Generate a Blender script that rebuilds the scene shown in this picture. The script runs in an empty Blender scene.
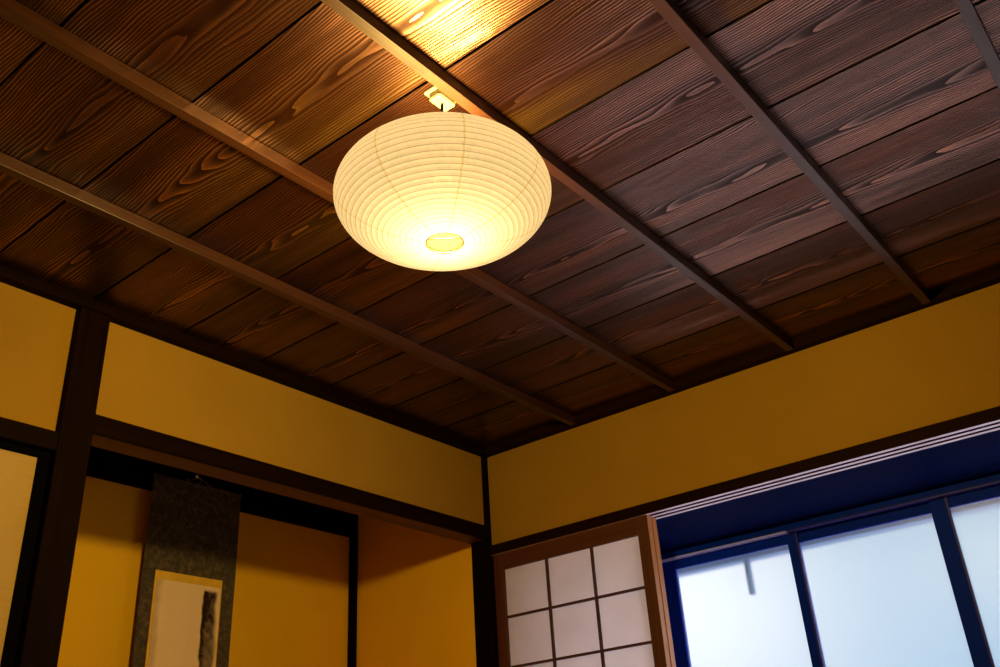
import bpy, bmesh, math, random
from mathutils import Vector, Matrix
random.seed(7)
S = bpy.context.scene
C = S.collection
CZ = 0.95                                   # eye height of a seated photographer

# ------------------------------------------------------------ camera
cd = bpy.data.cameras.new('camera'); cam = bpy.data.objects.new('camera', cd); C.objects.link(cam)
cd.sensor_width = 36; cd.lens = 33.9; cd.clip_start = .02
Rr = ((0.6310912504, -0.7735865120, -0.0573388358),
      (0.3271869249, 0.3324813658, -0.8845365213),
      (0.7033296167, 0.5394627419, 0.4629334729))
right, down, fwd = (Vector(r).normalized() for r in Rr)
M = Matrix((right, -down, -fwd)).transposed().to_4x4(); M.translation = Vector((0, 0, CZ))
cam.matrix_world = M
S.camera = cam

# ------------------------------------------------------------ view, world
S.view_settings.view_transform = 'Standard'; S.view_settings.look = 'None'
S.view_settings.exposure = 0.0; S.view_settings.gamma = 1.0; S.view_settings.use_curve_mapping = False
W = bpy.data.worlds.new('sky'); S.world = W; W.use_nodes = True
wt = W.node_tree; wt.nodes.clear()
def wn(t, **k):
    n = wt.nodes.new(t)
    for a, b in k.items(): setattr(n, a, b)
    return n
wo = wn('ShaderNodeOutputWorld'); bg = wn('ShaderNodeBackground'); tc = wn('ShaderNodeTexCoord')
dp = wn('ShaderNodeVectorMath', operation='DOT_PRODUCT'); dp.inputs[1].default_value = Vector((.86, .47, .2)).normalized()
wr = wn('ShaderNodeValToRGB')
wr.color_ramp.elements[0].position = .66; wr.color_ramp.elements[0].color = (1.5, 1.3, 1.32, 1)
e = wr.color_ramp.elements.new(.88); e.color = (.17, .30, .50, 1)
wr.color_ramp.elements[1].position = 1.0; wr.color_ramp.elements[1].color = (.86, .83, .81, 1)
e = wr.color_ramp.elements.new(.945); e.color = (.22, .36, .50, 1)
e = wr.color_ramp.elements.new(.982); e.color = (.42, .50, .56, 1)
wt.links.new(tc.outputs['Generated'], dp.inputs[0]); wt.links.new(dp.outputs['Value'], wr.inputs[0])
wt.links.new(wr.outputs[0], bg.inputs[0]); bg.inputs[1].default_value = 1.5
wt.links.new(bg.outputs[0], wo.inputs[0])

LAMP_W = 168.0                                # the paper lantern's bulb (light made in its builder)
LAMP_COL = (1.0, .71, .18)

# ------------------------------------------------------------ materials
class NT:
    def __init__(s, name):
        s.m = bpy.data.materials.new(name); s.m.use_nodes = True; s.t = s.m.node_tree; s.t.nodes.clear()
        s.out = s.t.nodes.new('ShaderNodeOutputMaterial')
    def n(s, typ, ins=None, **k):
        x = s.t.nodes.new(typ)
        for a, b in k.items(): setattr(x, a, b)
        for a, b in (ins or {}).items():
            if isinstance(b, bpy.types.NodeSocket): s.t.links.new(b, x.inputs[a])
            else: x.inputs[a].default_value = b
        return x
    def clear(s): return s.surf(s.n('ShaderNodeBsdfTransparent', {'Color': (.97, .98, .98, 1)}).outputs[0])
    def math(s, op, a, b=0.0, c=0.0): return s.n('ShaderNodeMath', {0: a, 1: b, 2: c}, operation=op).outputs[0]
    def ramp(s, fac, stops):
        r = s.n('ShaderNodeValToRGB', {0: fac}); el = r.color_ramp.elements
        while len(el) < len(stops): el.new(.5)
        for q, (p, c) in zip(el, stops): q.position = p; q.color = (*c, 1)
        return r.outputs[0]
    def pos(s): return s.n('ShaderNodeTexCoord').outputs['Object']
    def noise(s, vec, scale, sc=(1, 1, 1), detail=4, rough=.5):
        mp = s.n('ShaderNodeMapping', {'Vector': vec, 'Scale': sc})
        return s.n('ShaderNodeTexNoise', {'Vector': mp.outputs[0], 'Scale': scale, 'Detail': detail, 'Roughness': rough}).outputs['Fac']
    def surf(s, sh): s.t.links.new(sh, s.out.inputs['Surface']); return s.m
    def bsdf(s, **k):
        b = s.n('ShaderNodeBsdfPrincipled'); 
        for a, v in k.items():
            a = a.replace('_', ' ')
            if isinstance(v, bpy.types.NodeSocket): s.t.links.new(v, b.inputs[a])
            else: b.inputs[a].default_value = (*v, 1) if isinstance(v, tuple) and len(v) == 3 and a != 'Normal' else v
        return b.outputs[0]

def plain(name, col, rough=.5, metal=0., var=.0, spec=.5, scale=30):
    t = NT(name)
    if var:
        f = t.noise(t.pos(), scale)
        c = t.ramp(f, [(.3, tuple(x*(1-var) for x in col)), (.7, tuple(min(1, x*(1+var)) for x in col))])
    else: c = col
    return t.surf(t.bsdf(Base_Color=c, Roughness=rough, Metallic=metal, Specular_IOR_Level=spec))

BW = .288; BX0 = 2.84 - 14*BW                # ceiling board pitch and first seam
def m_ceiling():
    t = NT('ceiling_cedar'); p = t.pos()
    xyz = t.n('ShaderNodeSeparateXYZ', {0: p})
    k = t.math('DIVIDE', t.math('SUBTRACT', xyz.outputs[0], BX0), BW)
    idx = t.math('FLOOR', k); fr = t.math('FRACT', k)
    wnz = t.n('ShaderNodeTexWhiteNoise', {'W': t.math('ADD', idx, 3.7)}, noise_dimensions='1D')
    rc = t.n('ShaderNodeSeparateXYZ', {0: wnz.outputs['Color']})
    r1, r2, r3 = rc.outputs
    u = t.math('MULTIPLY', t.math('SUBTRACT', fr, .5), BW)
    u0 = t.math('MULTIPLY', t.math('SUBTRACT', r1, .5), .10)
    v = t.math('ADD', xyz.outputs[1], t.math('MULTIPLY', r2, 37.0))
    q = t.n('ShaderNodeCombineXYZ', {0: t.math('ADD', xyz.outputs[0], t.math('MULTIPLY', r3, 11.0)), 1: v, 2: r1})
    wob = t.noise(q.outputs[0], 1.0, (5, 1.3, 1), 3, .55)
    wob2 = t.noise(q.outputs[0], 1.0, (22, 3.2, 1), 2, .5)
    du = t.math('SUBTRACT', u, u0)
    rad = t.math('SQRT', t.math('ADD', t.math('MULTIPLY', du, du), .0011))
    rad = t.math('ADD', rad, t.math('MULTIPLY', v, .028))
    rad = t.math('ADD', rad, t.math('MULTIPLY', t.math('SUBTRACT', wob, .5), .07))
    rad = t.math('ADD', rad, t.math('MULTIPLY', t.math('SUBTRACT', wob2, .5), .014))
    band = t.math('FRACT', t.math('MULTIPLY', rad, 150.0))
    ring = t.math('POWER', band, 2.4)                                  # soft early wood rising to a sharp edge
    fine = t.noise(q.outputs[0], 1.0, (420, 9, 1), 3, .6)
    big = t.noise(q.outputs[0], 1.0, (7, .9, 1), 2, .5)
    amp = t.math('MULTIPLY_ADD', t.noise(q.outputs[0], 1.0, (16, 1.1, 1), 2, .5), 2.0, -.55)
    amp = t.n('ShaderNodeClamp', {0: amp, 1: .18, 2: 1.0}).outputs[0]
    fine2 = t.noise(q.outputs[0], 1.0, (1100, 14, 1), 2, .6)
    f = t.math('ADD', t.math('MULTIPLY', t.math('MULTIPLY', ring, amp), .38), t.math('MULTIPLY', fine, .30))
    f = t.math('ADD', f, t.math('MULTIPLY', fine2, .22))
    f = t.math('ADD', f, t.math('MULTIPLY', t.math('SUBTRACT', big, .5), .5))
    f = t.math('ADD', f, t.math('MULTIPLY', t.math('SUBTRACT', fr, .5), .28))
    f = t.math('ADD', f, t.math('MULTIPLY', t.math('SUBTRACT', r2, .5), .12))
    col = t.ramp(f, [(.12, (.0025, .0006, .0002)), (.34, (.0090, .0021, .0005)), (.55, (.022, .0100, .0016)), (.90, (.17, .100, .014))])
    bmp = t.n('ShaderNodeBump', {'Height': t.math('ADD', t.math('MULTIPLY', ring, amp), t.math('MULTIPLY', fine, .5)), 'Strength': .6, 'Distance': .0012})
    rg = t.math('MULTIPLY_ADD', ring, -.14, .38)
    sl = t.math('MULTIPLY_ADD', t.math('MULTIPLY', t.math('MULTIPLY', ring, amp), fine), 15.0, .16)
    tg = t.n('ShaderNodeCombineXYZ', {0: 0.0, 1: 1.0, 2: 0.0}).outputs[0]
    return t.surf(t.bsdf(Base_Color=col, Roughness=rg, Normal=bmp.outputs[0], Specular_IOR_Level=sl, Specular_Tint=(1.0, .44, .30, 1.0), Anisotropic=.15, Tangent=tg))

def m_wood(name, dark, light, axis, rough=.4, scale=1.0, spec=.5, bump=.25):
    t = NT(name); p = t.pos()
    sc = [90, 90, 90]; sc[axis] = 2.5
    f = t.noise(p, scale, tuple(sc), 4, .6)
    sc2 = [14, 14, 14]; sc2[axis] = .8
    g = t.noise(p, scale, tuple(sc2), 3, .5)
    h = t.math('ADD', t.math('MULTIPLY', f, .6), t.math('MULTIPLY', g, .4))
    col = t.ramp(h, [(.32, dark), (.68, light)])
    b = t.n('ShaderNodeBump', {'Height': f, 'Strength': bump, 'Distance': .001})
    return t.surf(t.bsdf(Base_Color=col, Roughness=rough, Normal=b.outputs[0], Specular_IOR_Level=spec))

def m_plaster(name, a, b):
    t = NT(name); p = t.pos()
    f = t.noise(p, 3.0, detail=3); g = t.noise(p, 260.0, detail=3, rough=.7)
    h = t.math('ADD', t.math('MULTIPLY', f, .5), t.math('MULTIPLY', g, .5))
    col = t.ramp(h, [(.3, a), (.7, b)])
    bm = t.n('ShaderNodeBump', {'Height': g, 'Strength': .35, 'Distance': .002})
    return t.surf(t.bsdf(Base_Color=col, Roughness=.93, Normal=bm.outputs[0], Specular_IOR_Level=.12))

def m_tatami():
    t = NT('tatami_rush'); p = t.pos()
    f = t.noise(p, 1.0, (600, 6, 1), 3); w = t.noise(p, 5.0)
    h = t.math('ADD', t.math('MULTIPLY', f, .6), t.math('MULTIPLY', w, .4))
    return t.surf(t.bsdf(Base_Color=t.ramp(h, [(.3, (.34, .26, .11)), (.7, (.46, .37, .17))]), Roughness=.75))

SEE = .38
def m_paper_shell(name, col, see=SEE, spots=True):
    """thin lantern paper: most light passes, the rest scatters"""
    t = NT(name); p = t.pos()
    if spots:
        f = t.noise(p, 90.0, detail=5, rough=.7)
        c = t.ramp(f, [(.25, tuple(x*.86 for x in col)), (.6, col)])
    else: c = t.n('ShaderNodeRGB').outputs[0]; c.default_value = (*col, 1)
    tl = t.n('ShaderNodeBsdfTranslucent', {'Color': c}); tr = t.n('ShaderNodeBsdfTransparent')
    mx = t.n('ShaderNodeMixShader', {0: see, 1: tl.outputs[0], 2: tr.outputs[0]})
    return t.surf(mx.outputs[0])

def m_shoji_paper():
    t = NT('shoji_paper'); p = t.pos()
    f = t.noise(p, 12.0, (1, 1, 1), 3)
    c = t.ramp(f, [(.3, (.95, .86, .86)), (.7, (1.0, .91, .91))])
    tl = t.n('ShaderNodeBsdfTranslucent', {'Color': c}); df = t.n('ShaderNodeBsdfDiffuse', {'Color': c})
    mx = t.n('ShaderNodeMixShader', {0: .22, 1: tl.outputs[0], 2: df.outputs[0]})
    return t.surf(mx.outputs[0])

def m_glass():
    t = NT('frosted_glass'); p = t.pos()
    f = t.noise(p, 420.0, detail=2)
    b = t.n('ShaderNodeBump', {'Height': f, 'Strength': .15, 'Distance': .001})
    tl = t.n('ShaderNodeBsdfTranslucent', {'Color': (.40, .58, .78, 1)})
    gl = t.n('ShaderNodeBsdfRefraction', {'Color': (.97, .99, 1, 1), 'Roughness': .45, 'IOR': 1.18, 'Normal': b.outputs[0]})
    gs = t.n('ShaderNodeBsdfGlossy', {'Color': (1, 1, 1, 1), 'Roughness': .35})
    m1 = t.n('ShaderNodeMixShader', {0: .84, 1: tl.outputs[0], 2: gl.outputs[0]})
    m2 = t.n('ShaderNodeMixShader', {0: .03, 1: m1.outputs[0], 2: gs.outputs[0]})
    return t.surf(m2.outputs[0])

def m_silk():
    t = NT('scroll_silk'); p = t.pos()
    f = t.noise(p, 55.0, detail=6, rough=.75); g = t.noise(p, 300.0, detail=3, rough=.7)
    h = t.math('ADD', t.math('MULTIPLY', f, .6), t.math('MULTIPLY', g, .4))
    c = t.ramp(h, [(.40, (.035, .026, .014)), (.50, (.075, .056, .030)), (.60, (.15, .10, .05)), (.70, (.60, .30, .10))])
    return t.surf(t.bsdf(Base_Color=c, Roughness=.8, Specular_IOR_Level=.25))

def m_ink():
    """old paper with a dark ink-wash pillar down its right side; object space, origin at the sheet's top centre"""
    t = NT('ink_wash_paper'); p = t.pos(); xyz = t.n('ShaderNodeSeparateXYZ', {0: p})
    x, z = xyz.outputs[0], xyz.outputs[2]
    n = t.noise(p, 9.0, (1, 1, .6), 4); n2 = t.noise(p, 40.0, (1, 1, 1), 5, .7)
    xw = t.math('ADD', x, t.math('MULTIPLY', t.math('SUBTRACT', n, .5), .055))
    # dark stroke
    a = t.n('ShaderNodeMapRange', {0: xw, 1: .058, 2: .068}, interpolation_type='SMOOTHSTEP').outputs[0]
    b = t.n('ShaderNodeMapRange', {0: xw, 1: .112, 2: .130, 3: 1, 4: 0}, interpolation_type='SMOOTHSTEP').outputs[0]
    c = t.n('ShaderNodeMapRange', {0: z, 1: -.024, 2: -.010, 3: 1, 4: 0}, interpolation_type='SMOOTHSTEP').outputs[0]
    d = t.n('ShaderNodeMapRange', {0: z, 1: -.75, 2: -.12, 3: .25, 4: 1}).outputs[0]
    s = t.math('MULTIPLY', t.math('MULTIPLY', a, b), t.math('MULTIPLY', c, d))
    s = t.math('MULTIPLY', s, t.math('MULTIPLY_ADD', n2, 1.3, .75)); 
    edge = t.n('ShaderNodeMapRange', {0: xw, 1: .060, 2: .085, 3: 1, 4: .66}).outputs[0]
    s = t.n('ShaderNodeClamp', {0: t.math('MULTIPLY', s, edge)}).outputs[0]
    # faint stain down the left margin
    l = t.n('ShaderNodeMapRange', {0: xw, 1: -.128, 2: -.100, 3: 1, 4: 0}, interpolation_type='SMOOTHSTEP').outputs[0]
    l = t.math('MULTIPLY', l, t.math('MULTIPLY', n2, .75))
    paper = t.ramp(t.math('ADD', t.math('MULTIPLY', n, .5), t.math('MULTIPLY', n2, .5)), [(.3, (.90, .60, .32)), (.7, (.97, .70, .42))])
    m1 = t.n('ShaderNodeMix', {0: l, 6: paper, 7: (.30, .17, .07, 1)}, data_type='RGBA').outputs[2]
    m2 = t.n('ShaderNodeMix', {0: s, 6: m1, 7: (.028, .011, .004, 1)}, data_type='RGBA').outputs[2]
    return t.surf(t.bsdf(Base_Color=m2, Roughness=.85, Specular_IOR_Level=.2))

def m_fusuma():
    t = NT('fusuma_paper'); p = t.pos()
    f = t.noise(p, 1.0, (12, 12, 420), 4, .6); g = t.noise(p, 6.0)
    h = t.math('ADD', t.math('MULTIPLY', f, .7), t.math('MULTIPLY', g, .3))
    return t.surf(t.bsdf(Base_Color=t.ramp(h, [(.3, (.40, .235, .065)), (.7, (.48, .30, .10))]), Roughness=.85, Specular_IOR_Level=.2))

MAT = dict(
    ceiling=m_ceiling(),
    plaster=m_plaster('ochre_plaster', (.275, .140, .012), (.345, .178, .017)),
    paper_wall=m_plaster('pale_plaster', (.70, .66, .64), (.80, .76, .74)),
    plaster_dim=m_plaster('brown_plaster', (.12, .07, .02), (.17, .10, .03)),
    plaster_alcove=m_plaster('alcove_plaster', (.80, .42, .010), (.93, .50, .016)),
    dark_x=m_wood('dark_wood_x', (.0025, .0006, .0002), (.010, .0024, .0008), 0, spec=.03, rough=.6),
    dark_y=m_wood('dark_wood_y', (.0045, .0011, .0004), (.016, .0042, .0015), 1, spec=.03, rough=.6),
    dark_z=m_wood('dark_wood_z', (.0024, .0005, .0002), (.011, .0024, .0008), 2, spec=.03, rough=.6),
    batten=m_wood('batten_wood', (.022, .0060, .0018), (.050, .0145, .0043), 0, rough=.40, spec=.40),
    black=m_wood('blackened_wood', (.002, .0009, .0005), (.007, .003, .0015), 0, rough=.8, spec=.03),
    lintel=m_wood('lit_lintel_wood', (.05, .014, .005), (.13, .038, .013), 0, rough=.55, spec=.25),  # redder and lighter: bounce light on the underside put into the wood
    soffit=m_wood('daylit_blue_soffit', (.001, .0035, .034), (.0018, .006, .075), 1, rough=.6, spec=.01),  # navy stands for blue daylight on dark wood
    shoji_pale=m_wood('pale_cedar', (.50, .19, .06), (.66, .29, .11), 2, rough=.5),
    shoji=m_wood('shoji_cedar', (.042, .0085, .0035), (.090, .021, .008), 2, rough=.5),
    shoji_h=m_wood('shoji_cedar_rail', (.042, .0085, .0035), (.090, .021, .008), 1, rough=.5),
    kumiko=m_wood('lattice_wood', (.035, .009, .004), (.065, .018, .008), 2, rough=.55),
    paper=m_shoji_paper(), glass=m_glass(), tatami=m_tatami(), silk=m_silk(), ink=m_ink(), fusuma=m_fusuma(),
    sash=plain('daylit_blue_sash', (.001, .018, .34), .5, var=.1, spec=.03),  # blue daylight glow put into the frame colour
    sash_lit_edge=plain('lavender_lit_edge', (.35, .35, .95), .4),  # tone of edges lit by the frosted panes, as colour
    edge_dim=plain('violet_dim_edge', (.035, .025, .22), .4, spec=.1),  # dimmer version of the lit edge colour
    lacquer=plain('black_lacquer', (.0015, .0007, .0004), .6, spec=.01),
    gold=plain('gold_border_paper', (.85, .48, .02), .6, var=.1),
    rod=plain('lacquered_rod', (.03, .02, .015), .4),
    steel=plain('bright_steel', (.75, .75, .78), .25, 1.0),
    string=plain('braided_string', (.10, .07, .05), .8),
    cream=plain('cream_plastic', (.22, .18, .11), .4),
    cord=plain('black_cord', (.002, .0015, .001), .7, spec=.03),
    shade=m_paper_shell('lantern_paper', (.0205, .0187, .0280)),
    seam=m_paper_shell('lantern_paper_doubled', (.0240, .0198, .0150), see=.36, spots=False),
    rib=m_paper_shell('lantern_bamboo_rib', (.0085, .0078, .0085), see=.25, spots=False),
    wire=plain('brass_wire', (.30, .20, .06), .4, .6),
    clear=NT('clear_glass').clear(),
    outside=plain('outside_dark_blue', (.06, .16, .42), .7),  # blue shade tone for the added board behind the panes; rod shares it
)

# ------------------------------------------------------------ helpers
def box(bm, x0, x1, y0, y1, z0, z1, bev=0.0):
    r = bmesh.ops.create_cube(bm, size=1)
    for v in r['verts']:
        v.co = Vector(((x0+x1)/2 + v.co.x*(x1-x0), (y0+y1)/2 + v.co.y*(y1-y0), (z0+z1)/2 + v.co.z*(z1-z0)))
    if bev:
        ed = list({e for v in r['verts'] for e in v.link_edges})
        bmesh.ops.bevel(bm, geom=ed, offset=bev, segments=2, affect='EDGES', profile=.5)
def obj(name, bm, mat, parent=None, smooth=False, loc=None, tags=None):
    me = bpy.data.meshes.new(name); bmesh.ops.recalc_face_normals(bm, faces=bm.faces) if not smooth == 'keep' else None
    bm.to_mesh(me); bm.free()
    for m in (mat if isinstance(mat, (list, tuple)) else [mat]): me.materials.append(m)
    if smooth:
        for p in me.polygons: p.use_smooth = True
    o = bpy.data.objects.new(name, me); C.objects.link(o)
    if loc: o.location = loc; me.transform(Matrix.Translation(-Vector(loc)))
    if parent:
        o.parent = parent
        pw = parent.location if not parent.parent else parent.location + parent.parent.location
        o.location = (Vector(loc) if loc else Vector((0, 0, 0))) - pw
    for k, v in (tags or {}).items(): o[k] = v
    return o
def boxes(name, lst, mat, parent=None, bev=.0, tags=None, **k):
    bm = bmesh.new()
    for b in lst: box(bm, b[0], b[1], b[2], b[3], b[4]+CZ, b[5]+CZ, bev)
    return obj(name, bm, mat, parent, tags=tags, **k)
ST = {'kind': 'structure'}
def thing(name, label, cat, loc, group=None):
    o = bpy.data.objects.new(name, None); o.empty_display_size = .05; C.objects.link(o); o.location = loc
    o['label'] = label; o['category'] = cat
    if group: o['group'] = group
    return o
def tube(bm, pts, r, seg=8, closed=False):
    pts = [Vector(p) for p in pts]; n = len(pts); rings = []
    up = Vector((0, 0, 1))
    for i, p in enumerate(pts):
        a = pts[(i-1) % n] if (i or closed) else p; b = pts[(i+1) % n] if (i < n-1 or closed) else p
        d = (b-a).normalized(); s = d.cross(up)
        if s.length < 1e-4: s = d.cross(Vector((1, 0, 0)))
        s.normalize(); w = s.cross(d)
        rings.append([bm.verts.new(p + r*(math.cos(t)*s + math.sin(t)*w)) for t in (2*math.pi*k/seg for k in range(seg))])
    for i in range(n if closed else n-1):
        A, B = rings[i], rings[(i+1) % n]
        for k in range(seg): bm.faces.new((A[k], A[(k+1) % seg], B[(k+1) % seg], B[k]))
    if not closed:
        bm.faces.new(rings[0][::-1]); bm.faces.new(rings[-1])
def lathe(bm, prof, cx, cy, seg=48):
    rings = [[bm.verts.new((cx + r*math.cos(2*math.pi*k/seg), cy + r*math.sin(2*math.pi*k/seg), z)) for k in range(seg)] for r, z in prof]
    for A, B in zip(rings, rings[1:]):
        for k in range(seg): bm.faces.new((A[k], A[(k+1) % seg], B[(k+1) % seg], B[k]))
    return rings

# ------------------------------------------------------------ room shell (z given above the eye, CZ is added)
H = 1.38; XE = 2.871; YN = 2.322; XWEST = -.80; YS = -1.35; FL = -CZ
boxes('floor', [(XWEST-.1, XE+.1, YS-.1, YN+.1, FL-.05, FL)], MAT['tatami'], tags=ST)
bm = bmesh.new()                                         # ceiling: lapped boards with open seams
for i in range(-1, 15):
    x0 = max(BX0 + i*BW, XWEST-.05); x1 = min(BX0 + (i+1)*BW, XE+.05)
    if x1 <= x0: continue
    z = H+CZ
    vs = [bm.verts.new(c) for c in ((x0+.002, YS-.05, z-.0005), (x1-.002, YS-.05, z+.0025), (x1-.002, YN+.05, z+.0025), (x0+.002, YN+.05, z-.0005),
                                    (x0+.002, YS-.05, z+.012), (x1-.002, YS-.05, z+.012), (x1-.002, YN+.05, z+.012), (x0+.002, YN+.05, z+.012))]
    for f in ((0, 1, 2, 3), (4, 7, 6, 5), (0, 4, 5, 1), (1, 5, 6, 2), (2, 6, 7, 3), (3, 7, 4, 0)):
        q = bm.faces.new([vs[k] for k in f]); q.material_index = 0 if f == (0, 1, 2, 3) else 1  # board edges coloured black for the shade inside the seams
obj('ceiling', bm, [MAT['ceiling'], MAT['black']], tags=ST)
boxes('ceiling_backing', [(XWEST-.1, XE+.1, YS-.1, YN+.1, H+.013, H+.03)], MAT['black'], tags=ST)

# north wall plaster, around the alcove opening and the sliding door
boxes('wall_north', [(1.13, 2.90, YN, YN+.06, 1.03, H+.02), (XWEST-.1, 1.13, YN, YN+.06, .95, H+.02),
                     (XWEST-.1, .15, YN, YN+.06, FL, .95)], MAT['plaster'], tags=ST)
boxes('wall_east', [(XE, XE+.05, YS-.1, 2.40, .96, H+.02), (XE, XE+.05, YS-.1, -.40, FL, .96),
                    (XE, XE+.05, -.40, 2.40, FL, -.56)], MAT['plaster'], tags=ST)
boxes('wall_west', [(XWEST-.06, XWEST, YS-.1, YN+.1, FL, H+.02)], MAT['plaster_dim'], tags=ST)
boxes('wall_south', [(XWEST-.1, XE+.1, YS-.06, YS, FL, H+.02)], MAT['plaster_dim'], tags=ST)
# alcove
YB = 3.095
boxes('wall_alcove_back', [(1.10, 2.92, YB, YB+.05, FL, 1.42)], MAT['plaster_alcove'], tags=ST)
boxes('wall_alcove_right', [(2.862, 2.92, 2.395, YB, FL, 1.42)], MAT['plaster_alcove'], tags=ST)
boxes('wall_alcove_left', [(1.08, 1.14, 2.40, YB, FL, 1.42)], MAT['plaster_alcove'], tags=ST)
boxes('ceiling_alcove', [(1.08, 2.92, 2.382, YB+.05, 1.40, 1.42)], MAT['black'], tags=ST)
boxes('floor_alcove', [(1.14, 2.862, 2.31, YB, FL, FL+.10)], MAT['shoji_pale'], bev=.004, tags=ST)
boxes('trim_alcove_rail', [(1.14, 2.836, 3.073, YB, 1.18, 1.40)], MAT['black'], tags=ST)
boxes('trim_alcove_corner', [(2.834, 2.862, 3.068, YB, FL+.1, 1.40)], MAT['black'], tags=ST)

# cornice
boxes('trim_cornice_north', [(XWEST, 2.90, 2.287, 2.33, 1.35, H+.004)], MAT['dark_x'], bev=.002, tags=ST)
boxes('trim_cornice_east', [(2.836, 2.88, YS, 2.33, 1.35, H+.004)], MAT['dark_y'], bev=.002, tags=ST)
boxes('trim_cornice_south', [(XWEST, 2.90, YS, YS+.035, 1.35, H+.004)], MAT['dark_x'], bev=.002, tags=ST)
boxes('trim_cornice_west', [(XWEST, XWEST+.035, YS, YN, 1.35, H+.004)], MAT['dark_y'], bev=.002, tags=ST)
# ceiling battens
n = 0
for yc in (1.852, 1.417, .964, .516, .076, -.37, -.81, -1.25):
    n += 1
    boxes('trim_%d' % n, [(XWEST, 2.838, yc-.0125, yc+.0125, H-.032, H)], MAT['batten'], bev=.0012, tags=ST)

# lintel over the alcove and rail over the sliding door
boxes('trim_alcove_lintel_face', [(1.170, 2.850, 2.304, 2.318, 1.002, 1.055)], MAT['dark_x'], bev=.001, tags=ST)  # front painted in shade, separate from the lintel coloured as lit
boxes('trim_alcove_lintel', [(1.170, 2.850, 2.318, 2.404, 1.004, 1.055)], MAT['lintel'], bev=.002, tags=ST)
boxes('trim_door_head', [(XWEST, 1.092, 2.300, 2.40, .925, .976)], MAT['dark_x'], bev=.002, tags=ST)
# posts
def post(name, x0, x1, y0, y1, z1, label, mat):
    o = boxes(name, [(x0, x1, y0, y1, FL, z1)], mat, bev=.004, loc=((x0+x1)/2, (y0+y1)/2, 0))
    o['label'] = label; o['category'] = 'post'
post('alcove_post', 1.086, 1.176, 2.295, 2.40, 1.362, 'wide dark brown wooden post between the sliding door and the alcove with the scroll', MAT['dark_z'])
post('corner_post', 2.843, 2.93, 2.310, 2.396, 1.362, 'slim near-black wooden post in the room corner beside the paper screen', MAT['black'])

# ------------------------------------------------------------ east wall: grooved head rail, sill, bay
bm = bmesh.new()
rail_prof = [(2.858, .980), (2.858, .941), (2.876, .941), (2.876, .953), (2.893, .953), (2.893, .941), (2.911, .941),
             (2.911, .953), (2.928, .953), (2.928, .941), (2.946, .941), (2.946, .980)]
ends = []
for y in (YS, 2.312): ends.append([bm.verts.new((x, y, z+CZ)) for x, z in rail_prof])
for k in range(len(rail_prof)):
    j = (k+1) % len(rail_prof); bm.faces.new((ends[0][k], ends[0][j], ends[1][j], ends[1][k]))
bm.faces.new(ends[0][::-1]); bm.faces.new(ends[1]); bm.faces.ensure_lookup_table()
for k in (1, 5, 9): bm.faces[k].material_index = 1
obj('trim_east_head_rail', bm, [MAT['dark_y'], m_wood('lit_rail_wood', (.86, .68, .84), (.95, .76, .93), 1, rough=.4)], tags=ST)  # window light on the ridge undersides put into their colour
boxes('trim_east_sill', [(2.855, 2.95, -.42, 2.312, -.60, -.555)], MAT['dark_y'], bev=.002, tags=ST)
XW = 3.27
boxes('wall_bay_with_blocker', [(2.96, XW+.06, 2.31, 2.37, -.62, .99), (2.96, XW+.06, -.46, -.40, -.62, .99), (3.19, 3.21, 2.06, 2.31, -.62, .95)], MAT['paper_wall'], tags=ST)  # last piece: unseen board added to dim the left column of the shoji
bm = bmesh.new()                                         # soffit falling gently from the head rail to the window head
vs = [bm.verts.new((x, y, z+CZ)) for y in (-.46, 2.37) for x, z in ((2.946, .948), (XW, .894), (XW+.06, .894), (XW+.06, .985), (2.946, .985))]
for k in range(5): bm.faces.new((vs[k], vs[(k+1) % 5], vs[5+(k+1) % 5], vs[5+k]))
bm.faces.new(vs[:5][::-1]); bm.faces.new(vs[5:])
obj('ceiling_bay', bm, MAT['soffit'], tags=ST)
boxes('floor_bay', [(2.95, XW+.06, -.46, 2.37, -.62, -.58)], MAT['shoji_pale'], tags=ST)

boxes('trim_added_shade_board', [(XW+.042, XW+.10, -.42, 2.36, .826, .99)], MAT['outside'], tags=ST)  # added board that makes the dark band along the pane tops
# window: outer frame, four frosted sashes
win = bpy.data.objects.new('window_1', None); C.objects.link(win); win.location = (XW, .75, CZ-.58); win['kind'] = 'structure'
boxes('window_frame', [(XW-.030, XW+.02, -.40, 2.31, .874, .897), (XW-.03, XW+.03, 1.811, 1.832, -.58, .88), (XW-.03, XW+.03, 2.28, 2.31, -.58, .88),
                       (XW-.03, XW+.03, -.40, -.352, -.58, .88), (XW-.045, XW+.03, -.40, 2.31, -.58, -.54)], MAT['sash'], win, bev=.0015)
boxes('head_light_line', [(XW-.042, XW-.014, 1.255, 1.785, .866, .872)], MAT['sash_lit_edge'], win)  # painted light line under the frame head, bright over the first pane
boxes('head_light_line', [(XW-.038, XW-.014, -.352, 1.255, .868, .8735)], MAT['edge_dim'], win)  # same light line painted dimmer over the other panes
sashes = [(2.28, 2.235, 1.862, 1.832, 0), (1.811, 1.730, 1.269, 1.236, 0), (1.252, 1.236, .768, .735, 1), (.768, .716, .262, .215, 0), (.240, .205, -.31, -.352, 1)]
for ya, yb, yc, yd, rear in sashes:
    x0 = XW + .0 + rear*.014
    s = bpy.data.objects.new('sash', None); C.objects.link(s); s.parent = win; s.location = Vector((x0, (ya+yd)/2, CZ-.54)) - win.location
    boxes('sash_frame', [(x0-.012, x0+.012, yb, ya, -.54, .874), (x0-.012, x0+.012, yd, yc, -.54, .874),
                         (x0-.012, x0+.012, yc, yb, .833, .874), (x0-.012, x0+.012, yc, yb, -.54, -.47)], MAT['sash'], s, bev=.001)
    boxes('glass_pane', [(x0-.0015, x0+.002, yc-.002, yb+.002, -.475, .838)], MAT['glass'], s)
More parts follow.
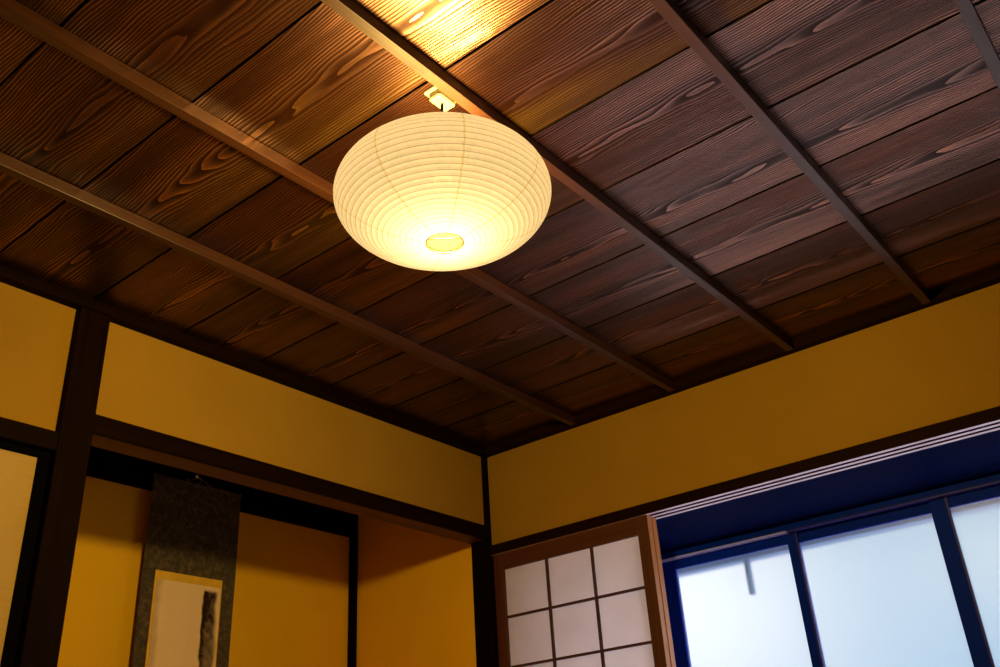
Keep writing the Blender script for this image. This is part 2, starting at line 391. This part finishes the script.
boxes('stile_light_line', [(XW-.036, XW-.030, 1.812, 1.831, -.54, .866)], MAT['sash_lit_edge'], win)  # pale strip painted as the lit side of the left jamb
for y in (1.229, .709, .205):
    boxes('stile_light_line', [(XW-.016, XW-.009, y, y+.007, -.54, .868)], MAT['edge_dim'], win)  # painted highlights along the stiles
o = boxes('hanging_rod', [(3.325, 3.345, 1.458, 1.478, .70, .86)], MAT['outside'], bev=.003, loc=(3.335, 1.468, CZ+.70))
o['label'] = 'short dark rod hanging blurred behind the left frosted pane'; o['category'] = 'rod'

# ------------------------------------------------------------ shoji screens
def shoji(x0, y0, y1, label, papered=True):
    x1 = x0 + .028; zt = .950; zb = -.553
    t = thing('shoji_screen', label, 'paper screen', ((x0+x1)/2, (y0+y1)/2, zb+CZ), None)
    ya, yb = y0+.046, y1-.044                       # clear opening
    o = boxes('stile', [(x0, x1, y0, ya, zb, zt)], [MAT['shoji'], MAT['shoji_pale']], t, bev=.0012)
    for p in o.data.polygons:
        if p.normal.y < -.7: p.material_index = 1          # window light on the stile's side, put into its colour
    boxes('stile', [(x0, x1, yb, y1, zb, zt)], MAT['shoji'], t, bev=.0012)
    boxes('top_rail', [(x0+.002, x1-.002, ya, yb, .880, zt)], MAT['shoji_h'], t, bev=.001)
    boxes('bottom_rail', [(x0+.002, x1-.002, ya, yb, zb, zb+.06)], MAT['shoji_h'], t, bev=.001)
    if not papered:
        for o in t.children: o.data.materials[0] = MAT['shoji_pale']  # rear frame takes the lighter tone of wood lit by the window
        boxes('glass_pane', [(x0+.012, x0+.015, ya, yb, zb+.055, .882)], MAT['clear'], t); return t  # clear in place of paper, so daylight reaches the front screen
    bars = []
    for k in (1, 2):
        y = ya + (yb-ya)*k/3; bars.append((x0+.004, x0+.0145, y-.0042, y+.0042, zb+.06, .880))
    z = .880
    for k in range(1, 8):
        z = .880 - k*.1815; bars.append((x0+.0045, x0+.014, ya, yb, z-.0042, z+.0042))
    boxes('lattice', bars, MAT['kumiko'], t)
    boxes('paper', [(x0+.0150, x0+.0156, ya-.002, yb+.002, zb+.05, .885)], MAT['paper'], t)
    return t
shoji(2.868, 1.602, 2.305, 'front cedar-framed paper shoji screen with square lattice between corner post and window')
shoji(2.9065, 1.604, 2.305, 'rear sliding screen with window light painted into its wood, only its upright edge seen beside the window', False)

# ------------------------------------------------------------ sliding door left of the post
t = thing('sliding_door', 'ochre paper sliding door with black lacquer frame left of the wide post', 'sliding door', (.62, 2.35, 0))
boxes('paper_panel', [(.18, 1.064, 2.334, 2.352, FL+.02, .912)], MAT['fusuma'], t)
boxes('door_frame', [(1.058, 1.0855, 2.322, 2.358, FL, .926), (.155, .185, 2.322, 2.358, FL, .926), (.185, 1.058, 2.322, 2.358, .908, .926),
                     (.185, 1.058, 2.322, 2.358, FL, FL+.025)], MAT['lacquer'], t, bev=.001)

# ------------------------------------------------------------ hanging scroll
t = thing('hanging_scroll', 'hanging scroll of dark flecked silk with a pale ink painting in the alcove', 'hanging scroll', (2.02, 3.05, CZ-.35))
sx0, sx1, sy = 1.817, 2.207, 3.05
bm = bmesh.new()
nz, nx = 60, 8; zt, zb = 1.226, -.33
grid = []
for j in range(nz+1):
    z = zt + (zb-zt)*j/nz; row = []
    for i in range(nx+1):
        u = i/nx; x = sx0 + (sx1-sx0)*u
        y = sy + .0015*math.sin(z*9+u*2) + .0025*abs(2*u-1)**3 * (-1)
        row.append((x, y, z+CZ))
    grid.append(row)
F = [[bm.verts.new(p) for p in r] for r in grid]; B = [[bm.verts.new((p[0], p[1]+.0016, p[2])) for p in r] for r in grid]
for j in range(nz):
    for i in range(nx):
        bm.faces.new((F[j][i], F[j+1][i], F[j+1][i+1], F[j][i+1])); bm.faces.new((B[j][i], B[j][i+1], B[j+1][i+1], B[j+1][i]))
for j in range(nz):
    bm.faces.new((F[j][0], B[j][0], B[j+1][0], F[j+1][0])); bm.faces.new((F[j][nx], F[j+1][nx], B[j+1][nx], B[j][nx]))
for i in range(nx):
    bm.faces.new((F[0][i], F[0][i+1], B[0][i+1], B[0][i])); bm.faces.new((F[nz][i], B[nz][i], B[nz][i+1], F[nz][i+1]))
obj('silk_mounting', bm, MAT['silk'], t, smooth=False)
boxes('gold_border', [(1.866, 2.150, sy-.0040, sy-.0022, -.12, .882)], MAT['gold'], t)
boxes('ink_painting', [(1.8745, 2.1440, sy-.0055, sy-.0042, -.09, .852)], MAT['ink'], t, loc=(2.009, sy, .852+CZ))
bm = bmesh.new(); tube(bm, [(sx0-.002, sy-.001, 1.228+CZ), (sx1+.002, sy-.001, 1.228+CZ)], .0055, 10); obj('top_rod', bm, MAT['silk'], t, True)
bm = bmesh.new(); tube(bm, [(sx0-.022, sy, zb+CZ), (sx1+.022, sy, zb+CZ)], .013, 14); obj('bottom_roller', bm, MAT['rod'], t, True)
hx, hz = 1.998, 1.252+CZ
bm = bmesh.new()
tube(bm, [(1.955, sy-.004, 1.232+CZ), (1.985, sy-.006, 1.246+CZ), (hx, sy-.008, hz), (2.032, sy-.007, 1.248+CZ), (2.058, sy-.004, 1.232+CZ)], .0018, 6)
obj('hanging_cord', bm, MAT['string'], t, True)
for x in (1.955, 2.058):
    bm = bmesh.new(); c = Vector((x, sy-.005, 1.235+CZ))
    tube(bm, [c + .006*Vector((math.cos(a), 0, math.sin(a))) for a in (k*math.pi/6 for k in range(12))], .0012, 6, True)
    obj('eyelet', bm, MAT['steel'], t, True)
o = thing('scroll_hanger', 'thin wire with a small bright metal hook holding up the scroll', 'hook', (hx, sy, 1.38+CZ))
bm = bmesh.new(); tube(bm, [(hx-.004, sy-.006, 1.40+CZ), (hx-.004, sy-.006, hz+.022)], .0009, 6); obj('wire', bm, MAT['steel'], o, True)
bm = bmesh.new(); lathe(bm, [(.001, hz+.024), (.0060, hz+.022), (.0075, hz+.012), (.0060, hz+.001), (.001, hz)], hx-.004, sy-.006, 12); obj('bead', bm, MAT['steel'], o, True)
bm = bmesh.new(); tube(bm, [(hx-.004, sy-.006, hz+.002)] + [(hx+.006+.010*math.cos(a), sy-.010, hz-.008+.011*math.sin(a)) for a in (math.pi*(1-k*1.5/12) for k in range(13))], .0015, 6); obj('hook', bm, MAT['steel'], o, True)

# ------------------------------------------------------------ ceiling rose and paper lantern
PX, PY = 1.161, 1.004; ZC = H+CZ
t = thing('ceiling_rose', 'cream plastic ceiling socket beside the batten above the lantern', 'ceiling socket', (PX, PY, ZC))
bm = bmesh.new(); box(bm, PX-.034, PX+.034, PY-.0245, PY+.0225, ZC-.008, ZC+.001, .003); obj('base_plate', bm, MAT['cream'], t)
bm = bmesh.new(); box(bm, PX-.026, PX+.026, PY-.016, PY+.016, ZC-.026, ZC-.007, .005); obj('socket_body', bm, MAT['cream'], t)

LX, LY, LZ = 1.153, 1.004, 1.110+CZ; A, Bh = .214, .110
t = thing('paper_lantern', 'glowing round white paper lantern with fine ribs hanging from the ceiling', 'lantern', (LX, LY, LZ-Bh))
def prof(s):                                              # s: angle from the bottom pole (0) to the top (pi)
    return A*math.sin(s), -Bh*math.cos(s)
s0, s1 = math.asin(.036/A), math.pi - math.asin(.050/A)
# arc-length table for evenly spaced ribs
tab = [s0]; L = [0.0]; N = 2000
for i in range(1, N+1):
    s = s0 + (s1-s0)*i/N; a = prof(tab[-1]); b = prof(s); L.append(L[-1] + math.hypot(b[0]-a[0], b[1]-a[1])); tab.append(s)
def at_len(l):
    lo, hi = 0, N
    while hi-lo > 1:
        m = (lo+hi)//2
        if L[m] < l: lo = m
        else: hi = m
    f = (l-L[lo])/max(1e-9, L[hi]-L[lo]); return tab[lo] + (tab[hi]-tab[lo])*f
NR = 38; pitch = L[-1]/NR; SEG = 96
def surf(l, ang, off=0.0, scal=True):
    """point on the paper; the paper puffs a little between turns of the spiral rib"""
    s = at_len(min(max(l, 0), L[-1])); r, z = prof(s)
    ph = (l/pitch - ang/(2*math.pi)) % 1.0
    p = .0011*math.sin(math.pi*ph) if scal else 0.0
    nr, nzv = Bh*math.sin(s), -A*math.cos(s); q = math.hypot(nr, nzv); nr /= q; nzv /= q
    d = p+off
    return Vector((LX+(r+nr*d)*math.cos(ang), LY+(r+nr*d)*math.sin(ang), LZ+z+nzv*d))
bm = bmesh.new(); rows = []
SUB = 4
for j in range(NR*SUB+1):
    l = L[-1]*j/(NR*SUB)
    rows.append([bm.verts.new(surf(l, 2*math.pi*k/SEG)) for k in range(SEG)])
for a, b in zip(rows, rows[1:]):
    for k in range(SEG): bm.faces.new((a[k], a[(k+1) % SEG], b[(k+1) % SEG], b[k]))
obj('paper_shade', bm, MAT['shade'], t, smooth='keep')
bm = bmesh.new(); ribs = []; steps = 72
for j in range(NR*steps+1):
    ang = 2*math.pi*(j % steps)/steps; l = pitch*j/steps
    ribs.append(surf(l, ang, .0007, False))
w = .00062                                               # flat split-bamboo strip lying on the paper
prev = None
for j, p in enumerate(ribs):
    ang = 2*math.pi*(j % steps)/steps; l = pitch*j/steps
    a = bm.verts.new(surf(min(l+w, L[-1]), ang, .0009, False)); b = bm.verts.new(surf(max(l-w, 0), ang, .0009, False))
    if prev: bm.faces.new((prev[0], prev[1], b, a))
    prev = (a, b)
obj('spiral_rib', bm, MAT['rib'], t, smooth='keep')
for k in range(8):                                        # overlaps of the paper gores
    ang = 2*math.pi*k/8 + .13; bm = bmesh.new(); prev = None
    for j in range(NR*2+1):
        l = L[-1]*j/(NR*2); r, _ = prof(at_len(l)); hw = .0019*(.35+.65*r/A)
        jit = .0010*math.sin(j*1.7+k)
        a = bm.verts.new(surf(l, ang+(hw+jit)/r, .0017, False)); b = bm.verts.new(surf(l, ang-(hw-jit)/r, .0017, False))
        if prev: bm.faces.new((prev[0], prev[1], b, a))
        prev = (a, b)
    obj('gore_seam', bm, MAT['seam'], t, smooth='keep')
def ring(name, r, z, rad, mat):
    bm = bmesh.new(); tube(bm, [(LX+r*math.cos(a), LY+r*math.sin(a), z) for a in (2*math.pi*k/48 for k in range(48))], rad, 8, True)
    return obj(name, bm, mat, t, True)
zb_ = LZ+prof(s0)[1]; zt_ = LZ+prof(s1)[1]
br = ring('bottom_ring', .036, zb_, .0012, MAT['wire'])
tr = ring('top_ring', .050, zt_, .0008, MAT['cord'])
bm = bmesh.new(); d = Vector((.63, -.77, 0)).normalized(); c = Vector((LX, LY, zb_)) - Vector((.70, .54, 0)).normalized()*.014
tube(bm, [c - d*.033, c + d*.033], .0010, 6); obj('bottom_wire', bm, MAT['wire'], t, True)
bm = bmesh.new()                                           # paper disc just inside the bottom opening
lathe(bm, [(.0005, zb_+.004), (.018, zb_+.0042), (.0350, zb_+.0040)], LX, LY, 36)
obj('bottom_paper', bm, m_paper_shell('lantern_bottom_paper', (.0095, .0075, .0060), see=.35), t, smooth='keep')
bm = bmesh.new(); tube(bm, [(LX-.05, LY, zt_), (LX+.05, LY, zt_)], .0008, 6)
obj('hanger_wire', bm, MAT['cord'], t, True)
bm = bmesh.new(); tube(bm, [(PX, PY, ZC-.024), (PX-.002, PY, ZC-.05), (LX+.002, LY, ZC-.10), (LX, LY, LZ+.075)], .0030, 8); obj('cord', bm, MAT['cord'], t, True)
bm = bmesh.new(); lathe(bm, [(.002, LZ+.078), (.016, LZ+.076), (.019, LZ+.070), (.019, LZ+.040), (.015, LZ+.036)], LX, LY, 24); obj('lamp_socket', bm, MAT['cord'], t, True)
ld = bpy.data.lights.new('lantern_bulb', 'POINT'); ld.energy = LAMP_W; ld.color = LAMP_COL; ld.shadow_soft_size = .050
lo = bpy.data.objects.new('lantern_bulb', ld); C.objects.link(lo); lo.parent = t; lo.location = Vector((LX, LY, LZ-.034)) - t.location
